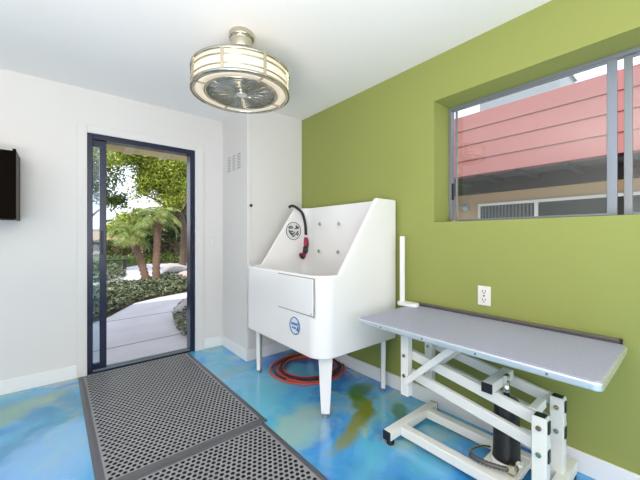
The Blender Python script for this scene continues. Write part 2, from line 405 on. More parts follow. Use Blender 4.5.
# ------------------------------------------------------------------ ceiling fan light
FX, FY = .862, 1.80
RB, RT, RO = 2.049, 2.173, .292
fan = thing('ceiling_fan_light', 'round nickel drum lamp with enclosed fan hanging from white ceiling', 'ceiling fan', (FX, FY, ZC))
c0 = (FX, FY, 0)
MB().lathe([(.0, ZC), (.074, ZC), (.077, ZC-.006), (.077, ZC-.030), (.073, ZC-.036), (.066, ZC-.038), (.064, ZC-.044), (.064, ZC-.092), (.060, ZC-.100), (.050, ZC-.104), (.0, ZC-.104)], c0, 40).build('ceiling_canopy', M['nickel'], fan)
MB().lathe([(.0, ZC-.10), (.016, ZC-.10), (.016, ZC-.15), (.024, ZC-.16), (.024, ZC-.18), (.016, ZC-.19), (.016, RT-.01), (0, RT-.01)], c0, 20).build('downrod', M['nickel'], fan)
MB().lathe([(RO-.012, RB+.006), (RO-.006, RB+.008), (RO-.006, RT-.008), (RO-.012, RT-.006)], c0, 72, closed=True).build('drum_shade', M['shade'], fan)
fm = MB()
def band(mb, r0, r1, z0, z1, seg=72): mb.lathe([(r0, z0), (r1, z0), (r1, z1), (r0, z1)], c0, seg, closed=True)
band(fm, RO-.022, RO+.003, RB-.004, RB+.010); band(fm, RO-.014, RO+.003, RT-.010, RT+.004)
band(fm, RO-.006, RO+.001, RB+.034, RB+.040); band(fm, RO-.006, RO+.001, RT-.040, RT-.034)
for k in range(8):
    a = math.radians(45*k-.5)
    e = Vector((math.cos(a), math.sin(a), 0)); c = Vector(c0)
    fm.bar(c+e*(RO-.001)+Vector((0, 0, RB)), c+e*(RO-.001)+Vector((0, 0, RT)), .016, .008, up=e)
    if k % 2 == 0: fm.bar(c+e*.213+Vector((0, 0, RB-.002)), c+e*(RO-.005)+Vector((0, 0, RB-.002)), .012, .006)
band(fm, .206, .220, RB-.004, RB+.006)
fm.build('metal_band', M['nickel'], fan)
MB().lathe([(.219, RB+.001), (RO-.013, RB+.001), (RO-.013, RB+.005), (.219, RB+.005)], c0, 72, closed=True).build('ring_diffuser', M['ring_light'], fan)
MB().lathe([(.213, RB+.01), (.216, RB+.01), (.216, RT-.004), (0, RT-.004), (0, RT-.008), (.213, RT-.008)], c0, 64).build('fan_housing', mat('housing_white', (.6, .6, .6, 1), .4, metal=.3), fan)
MB().lathe([(RO-.013, RT-.003), (.0, RT-.003), (0, RT), (RO-.013, RT)], c0, 64).build('top_plate', M['trim'], fan)
gr = MB()
for k in range(11):
    r = .036+k*.0168
    gr.tube([Vector((FX+r*math.cos(2*PI*i/48), FY+r*math.sin(2*PI*i/48), RB-.001)) for i in range(48)], .0022, 6, closed=True)
for k in range(20):
    a = 2*PI*k/20; e = Vector((math.cos(a), math.sin(a), 0))
    pts = [Vector((FX, FY, RB-.0035))+e*(.03+.177*t)+Vector((0, 0, 0)) for t in (0, .5, 1)]
    gr.tube(pts, .0015, 6)
gr = gr.build('wire_grille', M['nickel'], fan)
MB().lathe([(0, RB-.010), (.020, RB-.009), (.034, RB-.004), (.034, RB+.004), (0, RB+.004)], c0, 28).build('grille_cap', M['alu'], gr)
MB().lathe([(0, RB+.02), (.04, RB+.02), (.045, RB+.03), (.045, RT-.01), (0, RT-.01)], c0, 28).build('motor_hub', M['nickel'], fan)
for k in range(5):
    a = 2*PI*k/5+.3; b = MB(); vs = []
    for t in range(5):
        r = .045+.14*t/4; ww = .045+.045*t/4
        for sgn in (-1, 1):
            aa = a+sgn*ww/(2*r)*.9
            vs.append((FX+r*math.cos(aa), FY+r*math.sin(aa), RB+.05+sgn*.014))
    vb = [(x, y, z+.003) for x, y, z in vs]
    fc = []
    for t in range(4):
        i = 2*t; fc += [(i, i+1, i+3, i+2), (10+i, 10+i+2, 10+i+3, 10+i+1)]
        fc += [(i, i+2, 10+i+2, 10+i), (i+1, 10+i+1, 10+i+3, i+3)]
    fc += [(0, 10, 11, 1), (8, 9, 19, 18)]
    b._add(vs+vb, fc); b.build('fan_blade', M['blade'], fan)

# ------------------------------------------------------------------ dog bathing tub
TX0, TX1, TY0, TY1, TZ0 = 1.22, 1.972, 1.472, 2.515, .40
TW = .036
tub = thing('dog_bath_tub', 'white plastic raised dog bathing tub on four legs against green wall', 'bathtub', ((TX0+TX1)/2, (TY0+TY1)/2, 0))
def tub_shell():
    o = MB()
    foot = rounded(TX0, TY0, TX1, TY1, .12, 8, (0, 1, 1, 0))
    o.prism(foot, TZ0, 1.452)
    bmesh.ops.recalc_face_normals(o.bm, faces=o.bm.faces)
    me = bpy.data.meshes.new('a'); o.bm.to_mesh(me); o.bm.free(); A = bpy.data.objects.new('a', me); link(A)
    def cutter(mb):
        bmesh.ops.recalc_face_normals(mb.bm, faces=mb.bm.faces)
        me = bpy.data.meshes.new('b'); mb.bm.to_mesh(me); mb.bm.free(); B = bpy.data.objects.new('b', me); link(B); return B
    # sloping front cut of the end panels
    B1 = cutter(MB().prism_y([(TX0-.2, .925), (1.375, .925), (1.392, .932), (1.742, 1.440), (1.752, 1.452), (1.752, 1.7), (TX0-.2, 1.7)], TY0-.2, TY1+.2))
    # inside of the basin
    ins = rounded(TX0+TW, TY0+TW, 1.880, TY1-TW, .09, 8)
    B2 = cutter(MB().prism(ins, .52, 1.7))
    # strip off the front of the end panels above the rim is B1; back wall keeps full height
    for B in (B1, B2):
        md = A.modifiers.new('cut', 'BOOLEAN'); md.operation = 'DIFFERENCE'; md.object = B; md.solver = 'EXACT'
    dg = bpy.context.evaluated_depsgraph_get(); dg.update()
    me2 = bpy.data.meshes.new_from_object(A.evaluated_get(dg))
    mb = MB(); mb.bm.from_mesh(me2)
    for q in (A, B1, B2): bpy.data.objects.remove(q)
    return mb
shell = tub_shell().build('tub_shell', M['plastic'], tub, bevel=.011, seg=3)
# front access door
dr = MB()
dpoly = [(1.535, .672), (1.940, .672), (1.940, .905), (1.535, .905)]
dr.box((TX0-.007, 1.535, .672), (TX0, 1.940, .905))
door = dr.build('access_door', M['plastic'], tub, bevel=.006, seg=3)
MB().box((TX0-.0015, 1.5285, .6655), (TX0+.001, 1.9465, .9105)).build('door_seam', mat('grey_seam', (.30, .29, .28, 1), .6), door)
MB().tube([(TX0-.009, 1.547, .684), (TX0-.004, 1.547, .684)], .008, 12).build('door_latch', M['chrome'], door)
for (lx, ly, nx_, ny_) in ((1.335, 1.555, -1, -1), (1.335, 2.44, -1, 1), (1.905, 1.545, 1, -1), (1.905, 2.44, 1, 1)):
    lg = MB(); e = Vector((-ny_, nx_, 0)).normalized(); nn = Vector((nx_, ny_, 0)).normalized(); o_ = Vector((lx, ly, 0))
    v = [o_+e*a*wd/2+nn*b*th/2+Vector((0, 0, z)) for z, wd, th in ((.020, .058, .032), (TZ0+.004, .094, .036)) for a, b in ((-1, -1), (1, -1), (1, 1), (-1, 1))]
    lg._add(v, [(0, 3, 2, 1), (4, 5, 6, 7), (0, 1, 5, 4), (1, 2, 6, 5), (2, 3, 7, 6), (3, 0, 4, 7)])
    lg = lg.build('leg', M['plastic'], tub, bevel=.006)
    MB().tube([(lx, ly, .0), (lx, ly, .008), (lx, ly, .0081), (lx, ly, .03)], [.024, .022, .010, .010], 18).build('levelling_foot', M['alu_grey'], lg)
for (by, bz) in ((2.27, 1.292), (2.01, 1.286), (2.285, 1.038), (2.02, 1.038)):
    b = MB(); b.tube([(1.881, by, bz), (1.876, by, bz)], .036, 28).build('bolt_pad', M['plastic'], tub, bevel=.003)
    q = MB().tube([(1.876, by, bz), (1.873, by, bz)], .019, 20).tube([(1.874, by, bz), (1.862, by, bz)], [.012, .008], 12)
    q.build('bolt', mat('bolt_metal', (.50, .49, .48, 1), .35, metal=.8), tub)
# round decal on the left end panel: rim, two ears/paw shapes, face marks
LX, LZ, LY = 1.722, 1.228, TY1-TW-.001
dc = MB().tube([(LX, LY, LZ), (LX, LY-.002, LZ)], .083, 40).build('round_decal', M['decal'], tub)
mk = MB()
mk.tube([(LX+.083*math.cos(2*PI*i/48), LY-.003, LZ+.083*math.sin(2*PI*i/48)) for i in range(48)], .0032, 6, closed=True)
def blob(mb, x, z, w, h, rot=0, yy=None, n=12):
    yy = LY-.0025 if yy is None else yy
    pts = []
    for i in range(n):
        a = 2*PI*i/n; px = w*math.cos(a); pz = h*math.sin(a)
        pts.append((LX+x+px*math.cos(rot)-pz*math.sin(rot), LZ+z+px*math.sin(rot)+pz*math.cos(rot)))
    mb.prism_y(pts, yy-.0015, yy)
for (x, z, w_, h_, r_) in ((-.042, .040, .022, .007, .5), (-.018, .032, .010, .012, 0), (-.044, .026, .02, .005, -.1), (.034, .040, .010, .016, .3),
                           (.030, .024, .024, .006, .1), (.052, .032, .008, .014, -.5), (-.044, -.010, .008, .024, .5), (-.022, -.004, .024, .006, -.2),
                           (-.020, -.030, .012, .018, .6), (-.034, -.024, .012, .006, .3), (.004, -.020, .018, .006, .7), (.010, -.042, .020, .006, .9),
                           (.040, -.018, .008, .024, -.6), (.050, -.034, .006, .018, -.7), (-.006, -.052, .016, .005, .2)):
    blob(mk, x, z, w_, h_, r_)
mk.build('decal_print', M['grey_ink'], dc)
# blue round emblem on the front
EY, EZ, EX = 1.738, .572, TX0
em = MB().tube([(EX, EY, EZ), (EX-.0015, EY, EZ)], .058, 36).build('round_emblem', mat('emblem_white', (.70, .76, .80, 1), .3), tub)
ek = MB()
ek.tube([(EX-.002, EY+.056*math.cos(2*PI*i/40), EZ+.056*math.sin(2*PI*i/40)) for i in range(40)], .0038, 6, closed=True)
def ebox(y0, y1, z0, z1): ek.box((EX-.003, EY-y0, EZ+z0), (EX-.0015, EY-y1, EZ+z1))
for i in range(5): ebox(-.040+i*.014, -.030+i*.014, .004, .020)
for i in range(4): ebox(-.034+i*.013, -.025+i*.013, -.022, -.008)
ebox(.030, .044, -.030, .002); ebox(.034, .042, .004, .028); ebox(.022, .030, -.030, -.012)
ek.build('emblem_print', M['blue_ink'], em)
# drain pipe under the tub
MB().cyl((1.62, 2.30, .36), (1.62, 2.30, TZ0+.01), .034, 20).cyl((1.62, 2.30, .345), (1.62, 2.30, .36), .042, 20).build('drain_outlet', mat('brown_drain', (.10, .06, .04, 1), .5), tub)

# hanging shower hose
sh = thing('shower_hose', 'black shower hose with red spray handle hanging over tub end panel', 'hose', (1.75, 2.42, .97))
HY = 2.435
pts = [(1.70, 2.525, 1.455), (1.722, 2.50, 1.470), (1.752, 2.465, 1.450), (1.790, HY, 1.405), (1.818, HY, 1.345), (1.834, HY, 1.27), (1.838, HY, 1.19)]
def smooth_pts(p, n=6):
    p = [Vector(a) for a in p]; out = []
    for i in range(len(p)-1):
        a, b, c, d_ = p[max(i-1, 0)], p[i], p[i+1], p[min(i+2, len(p)-1)]
        for k in range(n):
            t = k/n
            out.append(.5*((2*b)+(-a+c)*t+(2*a-5*b+4*c-d_)*t*t+(-a+3*b-3*c+d_)*t**3))
    out.append(p[-1]); return out
MB().tube(smooth_pts(pts), .0135, 10).build('hose', M['black_rubber'], sh)
MB().tube([(1.8380, HY, 1.19), (1.8380, HY, 1.165)], .015, 14).build('hose_fitting', M['alu'], sh)
MB().tube([(1.8380, HY, 1.165), (1.8370, HY, 1.10), (1.8350, HY, 1.075)], [.017, .021, .018], 14).build('handle', M['red_plastic'], sh)
MB().tube([(1.8520, HY-.008, 1.16), (1.8540, HY-.012, 1.10), (1.8480, HY-.008, 1.05)], [.005, .009, .007], 10).build('trigger', M['black_plastic'], sh)
MB().tube([(1.8350, HY, 1.078), (1.8320, HY, 1.035), (1.8220, HY, 1.01)], [.023, .026, .018], 14).build('valve', M['black_plastic'], sh)
hd = MB().tube([(1.8230, HY, 1.012), (1.8050, HY, .995), (1.7880, HY, .985)], [.018, .030, .036], 18).build('spray_head', M['red_plastic'], sh)
MB().tube([(1.7890, HY, .9855), (1.7835, HY, .983)], .028, 18).build('spray_face', M['black_rubber'], hd)

# coiled hoses on the floor under the tub
def coil(name, m, label, cx, cy, radii, r, z, ph, tail):
    pts = []
    n = len(radii)
    for k, R in enumerate(radii):
        R2 = radii[min(k+1, n-1)]
        for i in range(48):
            t = i/48; a = ph+2*PI*t
            RR = R+(R2-R)*t
            zz = z[k]+(z[min(k+1, n-1)]-z[k])*t
            pts.append((cx+(RR+.006*math.sin(3*a+k))*math.cos(a)*1.04+.006*math.sin(k*2.1), cy+(RR+.006*math.cos(2*a+k))*math.sin(a)+.006*math.cos(k*1.7), zz))
    o = MB().tube(pts, r, 8).build(name, m)
    return tag(o, label, 'hose')
coil('garden_hose', M['red_hose'], 'red rubber hose making the widest and the innermost loops of the floor coil', 1.71, 2.215, [.334, .304, .274, .236, .228], .0085, [.009, .009, .009, .009, .022], 1.2, 0)
coil('drain_hose', M['dark_hose'], 'dark maroon hose lying on and between the red loops of the floor coil', 1.71, 2.215, [.319, .289, .258, .250], .0085, [.009, .009, .009, .026], 3.5, 0)

# ------------------------------------------------------------------ grooming table
gt = thing('grooming_table', 'adjustable white steel grooming table with grey ribbed top along green wall', 'table', (1.67, .77, 0))
GX0, GX1, GY0, GY1, GZ = 1.388, 1.972, .204, 1.322, .682
MB().prism(rounded(GX0+.006, GY0+.006, GX1-.004, GY1-.006, .022, 8), GZ-.02, GZ).build('tabletop', M['tabletop'], gt, bevel=.002)
et = MB().prism(rounded(GX0, GY0, GX1, GY1, .027, 10), GZ-.034, GZ-.004)
et = et.build('edge_trim', M['alu'], gt, bevel=.006, seg=3)
for y in (.36, .62, .88, 1.14): MB().tube([(GX0+.002, y, GZ-.019), (GX0-.003, y, GZ-.019)], .005, 10).build('trim_screw', M['alu_grey'], et)
for (a, b) in ((.232, .735), (.741, 1.300)):
    rl = MB().box((1.9735, a, .655), (1.9845, b, .704)).box((1.957, a, .695), (1.9735, b, .704)).build('back_rail', M['rail'], gt, bevel=.002)
MB().box((1.9745, .222, .615), (1.984, .231, .704)).box((1.957, .222, .69), (1.9745, .231, .704)).build('rail_bracket', M['black_plastic'], gt)
T = .05
def tubes(name, lst, parent=gt, m='cream_metal', bev=.004):
    mb = MB()
    for p, q, w_, h_ in lst: mb.bar(p, q, w_, h_, up=(0, 0, 1) if abs((Vector(q)-Vector(p)).normalized().z) < .9 else (1, 0, 0))
    return mb.build(name, M[m], parent, bevel=bev)
bz = .056
cl = tubes('base_crossbar', [((1.415, 1.118, bz), (1.905, 1.118, bz), T, T)])
MB().box((1.905, 1.0935, bz-.0245), (1.911, 1.1425, bz+.0245)).build('end_cap', M['black_plastic'], cl, bevel=.002)
MB().box((1.407, 1.0935, bz-.0245), (1.415, 1.1425, bz+.0245)).build('end_cap', M['black_plastic'], cl, bevel=.002)
cr = tubes('base_crossbar', [((1.44, .40, bz), (1.95, .40, bz), T, T)])
MB().box((1.432, .3755, bz-.0245), (1.44, .4245, bz+.0245)).build('end_cap', M['black_plastic'], cr, bevel=.002)
for lx, ly, par in ((1.445, 1.118, cl), (1.88, 1.118, cl), (1.455, .40, cr), (1.92, .40, cr)):
    MB().cyl((lx, ly, 0), (lx, ly, .014), .022, 16).cyl((lx, ly, .014), (lx, ly, .034), .008, 10).build('levelling_foot', M['black_plastic'], par)
for x in (1.53, 1.80): tubes('base_rail', [((x, .426, bz), (x, 1.092, bz), T, T)])
MB().box((1.556, .52, bz-.005), (1.774, .68, bz+.02)).build('pump_plate', M['cream_metal'], gt, bevel=.003)
ZL = (.486, .372); ZR = (.372, .262)
for x, sx in ((1.55, 1), (1.80, -1)):
    up = MB().box((x-.022, 1.060, .255), (x+.022, 1.110, GZ-.035)).build('lift_upright', M['cream_metal'], gt, bevel=.004)
    for z in ZL: MB().tube([(x-.0215, 1.085, z), (x-.029, 1.085, z)], .010, 8).build('bolt', M['nickel'], up)
    ps = MB().box((x-.026, .396, bz+.0245), (x+.026, .450, .424)).build('post', M['cream_metal'], gt, bevel=.004)
    MB().box((x-.019, .403, .422), (x+.019, .443, .4275)).build('post_cap', M['black_plastic'], ps, bevel=.002)
    for z in ZR: MB().tube([(x-.0255, .423, z+.008), (x-.033, .423, z+.008)], .011, 8).build('bolt', M['nickel'], ps)
    for z in (.385, .265): MB().box((x-.013, .3955, z-.025), (x+.013, .391, z+.025)).build('side_cap', M['black_plastic'], ps)
    xa = x+.0395
    for zl, zr in zip(ZL, ZR):
        MB().bar((xa, 1.117, zl+.006), (xa, .403, zr+.004), .028, .052).build('lift_arm', M['cream_metal'], gt, bevel=.004)
MB().bar((1.522, 1.078, .335), (1.522, .755, GZ-.04), .012, .034).build('brace', M['cream_metal'], gt, bevel=.003)
MB().bar((1.772, 1.078, .335), (1.772, .755, GZ-.04), .012, .034).build('brace', M['cream_metal'], gt, bevel=.003)
ct = tubes('crossbar', [((1.545, .635, .462), (1.80, .635, .462), .05, .046)])
MB().box((1.537, .6105, .4395), (1.545, .6595, .4845)).build('end_cap', M['black_plastic'], ct, bevel=.002)
tubes('crossbar', [((1.606, .47, .395), (1.744, .47, .395), .034, .04)])
ub = MB().box((1.56, 1.00, .600), (1.80, 1.06, GZ-.035)).build('top_bracket', M['alu'], gt, bevel=.003)
for x in (1.50, 1.86): tubes('top_runner', [((x, .30, GZ-.048), (x, 1.26, GZ-.048), .03, .026)])
# hydraulic cylinder and pump pedal
PX, PY = 1.672, .598
cy = MB().lathe([(0, .068), (.060, .068), (.060, .10), (.059, .102), (.054, .375), (.051, .385), (0, .385)], (PX, PY, 0), 36).build('hydraulic_cylinder', M['cyl_black'], gt)
MB().lathe([(.0605, .0685), (.068, .0685), (.068, .100), (.0605, .100)], (PX, PY, 0), 36, closed=True).build('cylinder_collar', M['cream_metal'], cy)
MB().cyl((PX, PY, .384), (PX, PY, .47), .014, 18).box((PX-.018, PY-.008, .455), (PX+.018, PY+.008, .50)).build('piston_rod', M['chrome'], cy)
pd_pts = smooth_pts([(1.600, .545, .105), (1.572, .57, .106), (1.548, .63, .106), (1.542, .690, .106), (1.555, .722, .106), (1.60, .725, .106), (1.655, .705, .106), (1.69, .68, .100)], 8)
pdl = MB().tube(pd_pts, .006, 8).build('pump_pedal', M['nickel'], gt)
gp = MB()
a = pd_pts[6:30]
for i, p in enumerate(a): pass
gp.tube(a, [.0125 if i % 2 else .0095 for i in range(len(a))], 10)
gp.build('pedal_grip', mat('pedal_grip_black', (.10, .095, .09, 1), .3, metal=.4), pdl)
MB().tube([(1.61, .545, .108), (1.575, .545, .108)], .021, 16).tube([(1.612, .548, .108), (1.63, .555, .100)], .012, 12).build('pump_pivot', M['nickel'], pdl)
MB().ball((1.635, .53, .115), .016).ball((1.615, .52, .125), .011).build('release_valve', M['cream_metal'], pdl)

# white post on the table corner
gp = thing('grooming_post', 'slim white upright post with rounded foot on grooming table corner', 'post', (1.915, 1.33, GZ))
MB().prism(rounded(1.868, 1.240, 1.947, 1.402, .035, 8), GZ, GZ+.024).build('foot', M['trim'], gp, bevel=.006, seg=3)
MB().box((1.905, 1.358, GZ+.02), (1.927, 1.392, 1.176)).build('upright', M['trim'], gp, bevel=.005)

# ------------------------------------------------------------------ wall bits
ou = thing('wall_outlet', 'white duplex power outlet on green wall above the table', 'power outlet', (XR, .838, .81))
MB().box((XR-.006, .800, .752), (XR, .876, .870)).build('cover_plate', M['white_plate'], ou, bevel=.004)
for z in (.785, .837):
    rc = MB(); pl = rounded(.838-.017, z-.019, .838+.017, z+.019, .012, 5)
    n = len(pl)
    rc._add([(XR-.006, y, zz) for y, zz in pl]+[(XR-.0085, y, zz) for y, zz in pl], [tuple(range(n)), tuple(range(n, 2*n))]+[(i, (i+1) % n, n+(i+1) % n, n+i) for i in range(n)])
    rc = rc.build('receptacle', M['white_plate'], ou)
    for ya, yb, za, zb in ((.828, .8315, -.004, .010), (.8445, .848, -.004, .010), (.8345, .8415, -.013, -.007)):
        MB().box((XR-.0092, ya, z+za), (XR-.0083, yb, z+zb)).build('socket_slot', M['dark_slot'], rc)
MB().tube([(XR-.006, .838, .811), (XR-.0085, .838, .811)], .006, 12).build('plate_screw', M['nickel'], ou)
sw = thing('light_switch', 'small white light switch on wall right of the door', 'light switch', (1.243, YF, 1.12))
MB().box((1.215, YF-.006, 1.062), (1.271, YF, 1.176)).build('cover_plate', M['white_wall'], sw, bevel=.003)
MB().box((1.237, YF-.014, 1.108), (1.249, YF-.006, 1.132)).build('toggle', M['white_plate'], sw, bevel=.002)
vt = thing('wall_vent', 'three columns of small slots high on the closet side', 'vent', (CX, 3.0, 1.84))
for yc in (3.125, 3.01, 2.895):
    v = MB()
    for i in range(6):
        z = 1.848+i*.027
        v.bar((CX-.0008, yc+.034, z), (CX-.0008, yc, z+.014), .0016, .006, up=(0, 0, 1)).bar((CX-.0008, yc, z+.014), (CX-.0008, yc-.034, z), .0016, .006, up=(0, 0, 1))
    v.build('vent_slot', mat('vent_grey', (.17, .17, .17, 1), .7), vt)
# dark wall cabinet at the left edge
wc = thing('wall_cabinet', 'dark brown box cabinet mounted on white wall left of the door', 'cabinet', (-.62, YF, 1.29))
cx0, cx1, cz0, cz1, cyf = -1.02, -.235, 1.296, 1.775, 3.012
MB().box((cx0, cyf+.012, cz0), (cx1-.016, YF, cz0+.018)).box((cx0, cyf+.012, cz1-.026), (cx1-.016, YF, cz1-.008)).box((cx0+.018, YF-.012, cz0+.018), (cx1-.016, YF, cz1-.026)).build('carcass', M['darkwood'], wc)
for x, m in ((cx1-.016, 'brownedge'), (cx0-.0, 'darkwood')):
    p = MB(); 
    p.box((x, cyf+.006, cz0-.003), (x+.016, YF, cz1)); p.build('side_panel', M[m], wc, bevel=.001)
MB().box((cx1-.017, cyf, cz0-.003), (cx1+.001, cyf+.006, cz1+.004)).build('edge_strip', M['darkwood'], wc)
MB().box((cx1-.017, YF-.012, cz0-.004), (cx1+.0015, YF-.0005, cz1+.001)).build('edge_strip', M['darkwood'], wc)
MB().box((cx0+.018, cyf+.02, cz0+.018), (cx1-.018, cyf+.036, cz1-.026)).build('front_panel', M['darkwood'], wc)

# ------------------------------------------------------------------ rubber mats
def rubber_mat(x0, y0, x1, y1, label, rot=0):
    t = thing('rubber_mat', label, 'mat', ((x0+x1)/2, (y0+y1)/2, 0), 'perforated rubber mats')
    zt, bw = .014, .042
    b = MB(); rr = []
    o = [(x0, y0), (x1, y0), (x1, y1), (x0, y1)]; i1 = [(x0+.018, y0+.018), (x1-.018, y0+.018), (x1-.018, y1-.018), (x0+.018, y1-.018)]
    i2 = [(x0+bw, y0+bw), (x1-bw, y0+bw), (x1-bw, y1-bw), (x0+bw, y1-bw)]
    vs = [(x, y, .0005) for x, y in o]+[(x, y, .004) for x, y in o]+[(x, y, zt-.001) for x, y in i1]+[(x, y, zt-.001) for x, y in i2]+[(x, y, .0005) for x, y in i2]
    fc = []
    for lv in range(4):
        for i in range(4): fc.append((lv*4+i, lv*4+(i+1) % 4, lv*4+4+(i+1) % 4, lv*4+4+i))
    b._add(vs, fc); b.build('ramped_edge', M['mat_border'], t)
    MB().box((x0+bw, y0+bw, .001), (x1-bw, y1-bw, .003)).build('hole_shade_plane', M['mat_hole_shade'], t)  # dark sheet added so the holes look shaded
    ax0, ax1, ay0, ay1 = x0+bw, x1-bw, y0+bw, y1-bw
    nx = round((ax1-ax0)/.0300); px = (ax1-ax0)/nx
    ny = round((ay1-ay0)/.0262); py = (ay1-ay0)/ny
    V = []; F = []; WI = []
    R = .0108
    ring = [(1, 0), (1, 1), (0, 1), (-1, 1), (-1, 0), (-1, -1), (0, -1), (1, -1)]
    def cell(cx, cy):
        k = len(V)
        for dx, dy in ring: V.append((cx+dx*px/2, cy+dy*py/2, zt))
        for i in range(8):
            a = i*PI/4; V.append((cx+R*math.cos(a), cy+R*.92*math.sin(a), zt))
        for i in range(8):
            a = i*PI/4; V.append((cx+R*.9*math.cos(a), cy+R*.83*math.sin(a), .003))
        for i in range(8):
            j = (i+1) % 8
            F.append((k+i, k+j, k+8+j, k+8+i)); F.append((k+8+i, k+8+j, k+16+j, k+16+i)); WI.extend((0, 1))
    def quad(xa, xb, ya, yb):
        k = len(V); V.extend([(xa, ya, zt), (xb, ya, zt), (xb, yb, zt), (xa, yb, zt)]); F.append((k, k+1, k+2, k+3)); WI.append(0)
    for j in range(ny):
        yc = ay0+(j+.5)*py
        if j % 2 == 0:
            for i in range(nx): cell(ax0+(i+.5)*px, yc)
        else:
            for i in range(nx-1): cell(ax0+(i+1)*px, yc)
            quad(ax0, ax0+px/2, yc-py/2, yc+py/2); quad(ax1-px/2, ax1, yc-py/2, yc+py/2)
    me = bpy.data.meshes.new('perforated_panel')
    og = ORG[t.name]
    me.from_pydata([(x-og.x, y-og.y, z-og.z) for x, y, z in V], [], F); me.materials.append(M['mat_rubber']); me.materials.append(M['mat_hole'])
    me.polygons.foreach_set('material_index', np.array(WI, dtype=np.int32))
    p = bpy.data.objects.new('perforated_panel', me); link(p); p.parent = t
    MB().box((ax0-.004, ay0-.004, zt-.002), (ax1+.004, ay0, zt+.0015)).box((ax0-.004, ay1, zt-.002), (ax1+.004, ay1+.004, zt+.0015)).box((ax0-.004, ay0, zt-.002), (ax0, ay1, zt+.0015)).box((ax1, ay0, zt-.002), (ax1+.004, ay1, zt+.0015)).build('raised_rim', M['mat_rubber'], t)
    t.rotation_euler.z = rot
rubber_mat(.122, 1.745, 1.008, 3.280, 'grey perforated rubber mat lying in front of the glass door', math.radians(.6))
rubber_mat(.108, .225, .996, 1.7445, 'nearer grey perforated rubber mat at bottom edge of photo', math.radians(.6))

# ------------------------------------------------------------------ outside: garden beyond the door
GZ0 = -.05
struct(MB().box((-30, YF+.16, -.30), (60, 70, -.10)).box((XR+.25, -12, -.30), (60, YF+.16, -.10)).build('ground', M['soil'], origin=(0, 0, -.1)), 'garden soil', 'ground')
struct(MB().prism([(-1.5, YF+.115), (1.3, YF+.115), (1.22, 4.1), (1.36, 4.9), (1.58, 5.7), (2.2, 6.7), (3.2, 7.2), (5.0, 7.4), (5.0, 8.4), (2.9, 7.75), (2.19, 7.23), (1.57, 6.99), (1.07, 6.65), (.545, 5.69), (.1, 5.2), (-1.5, 4.6)], -.12, GZ0).build('ground_path', M['concrete'], origin=(0, 0, 0)), 'pale concrete garden path', 'path')
for yj in (4.12, 5.45): struct(MB().bar((-1.4, yj-.12, GZ0+.001), (1.2+(yj-4.1)*.22, yj+.05, GZ0+.001), .022, .003).build('ground_joint', mat('path_joint', (.27, .26, .26, 1), .9)), 'dark joint across the concrete path', 'path')
struct(MB().prism([(-4, 7.9), (.5, 8.4), (.85, 8.75), (1.47, 9.15), (2.5, 10.6), (4.2, 11.8), (9, 13.0), (9, 15.6), (4.45, 15.2), (3.0, 16.0), (1.97, 14.6), (1.3, 14.0), (-4, 13.4)], -.12, GZ0).build('ground_far_path', M['concrete'], origin=(0, 0, 0)), 'pale concrete far path', 'path')

struct(MB().box((XR+.27, -8, -.12), (6.7, YF, -.06)).build('ground_bounce_slab', mat('pale_bounce_slab', (.74, .72, .68, 1), .8, noise=.06, nscale=3), origin=(0, 0, 0)), 'added pale slab bouncing daylight up to the window', 'ground')  # unseen pale slab added to bounce sunlight onto the window reveal
def leaves_mesh(name, P, size, m, flat=.0, parent=None):
    n = len(P)
    N = rng.normal(size=(n, 3)); N[:, 2] = np.abs(N[:, 2])+flat; N /= np.linalg.norm(N, axis=1)[:, None]
    A = np.cross(N, rng.normal(size=(n, 3))); A /= np.linalg.norm(A, axis=1)[:, None]
    B = np.cross(N, A)
    s = size*(.6+.8*rng.random((n, 1)))
    V = np.empty((n, 4, 3)); V[:, 0] = P-A*s; V[:, 1] = P+B*s*.5; V[:, 2] = P+A*s; V[:, 3] = P-B*s*.5
    V[:, 1] -= N*s*.15; V[:, 3] -= N*s*.15
    og = ORG[parent.name] if parent is not None else Vector((float(P[:, 0].mean()), float(P[:, 1].mean()), float(P[:, 2].min())))
    V = V.reshape(-1, 3)-np.array(og)
    me = bpy.data.meshes.new(name)
    me.vertices.add(4*n); me.vertices.foreach_set('co', V.ravel().astype(np.float32))
    me.loops.add(4*n); me.loops.foreach_set('vertex_index', np.arange(4*n, dtype=np.int32))
    me.polygons.add(n); me.polygons.foreach_set('loop_start', np.arange(0, 4*n, 4, dtype=np.int32)); me.polygons.foreach_set('loop_total', np.full(n, 4, dtype=np.int32))
    me.update(); me.validate(); me.materials.append(m)
    o = bpy.data.objects.new(name, me); link(o)
    if parent is not None: o.parent = parent
    else: o.location = og
    ORG[o.name] = og
    return o

def ell_pts(c, r, n, lumps=22, fill=.42):
    """leaf points: clustered clumps inside an ellipsoid"""
    c = np.array(c); r = np.array(r)
    u = rng.normal(size=(lumps, 3)); u /= np.linalg.norm(u, axis=1)[:, None]
    cc = u*(rng.random((lumps, 1))**.5)*.8
    k = rng.integers(0, lumps, n)
    q = rng.normal(size=(n, 3)); q /= np.linalg.norm(q, axis=1)[:, None]
    p = cc[k]+q*(rng.random((n, 1))**.4)*fill
    return c+p*r

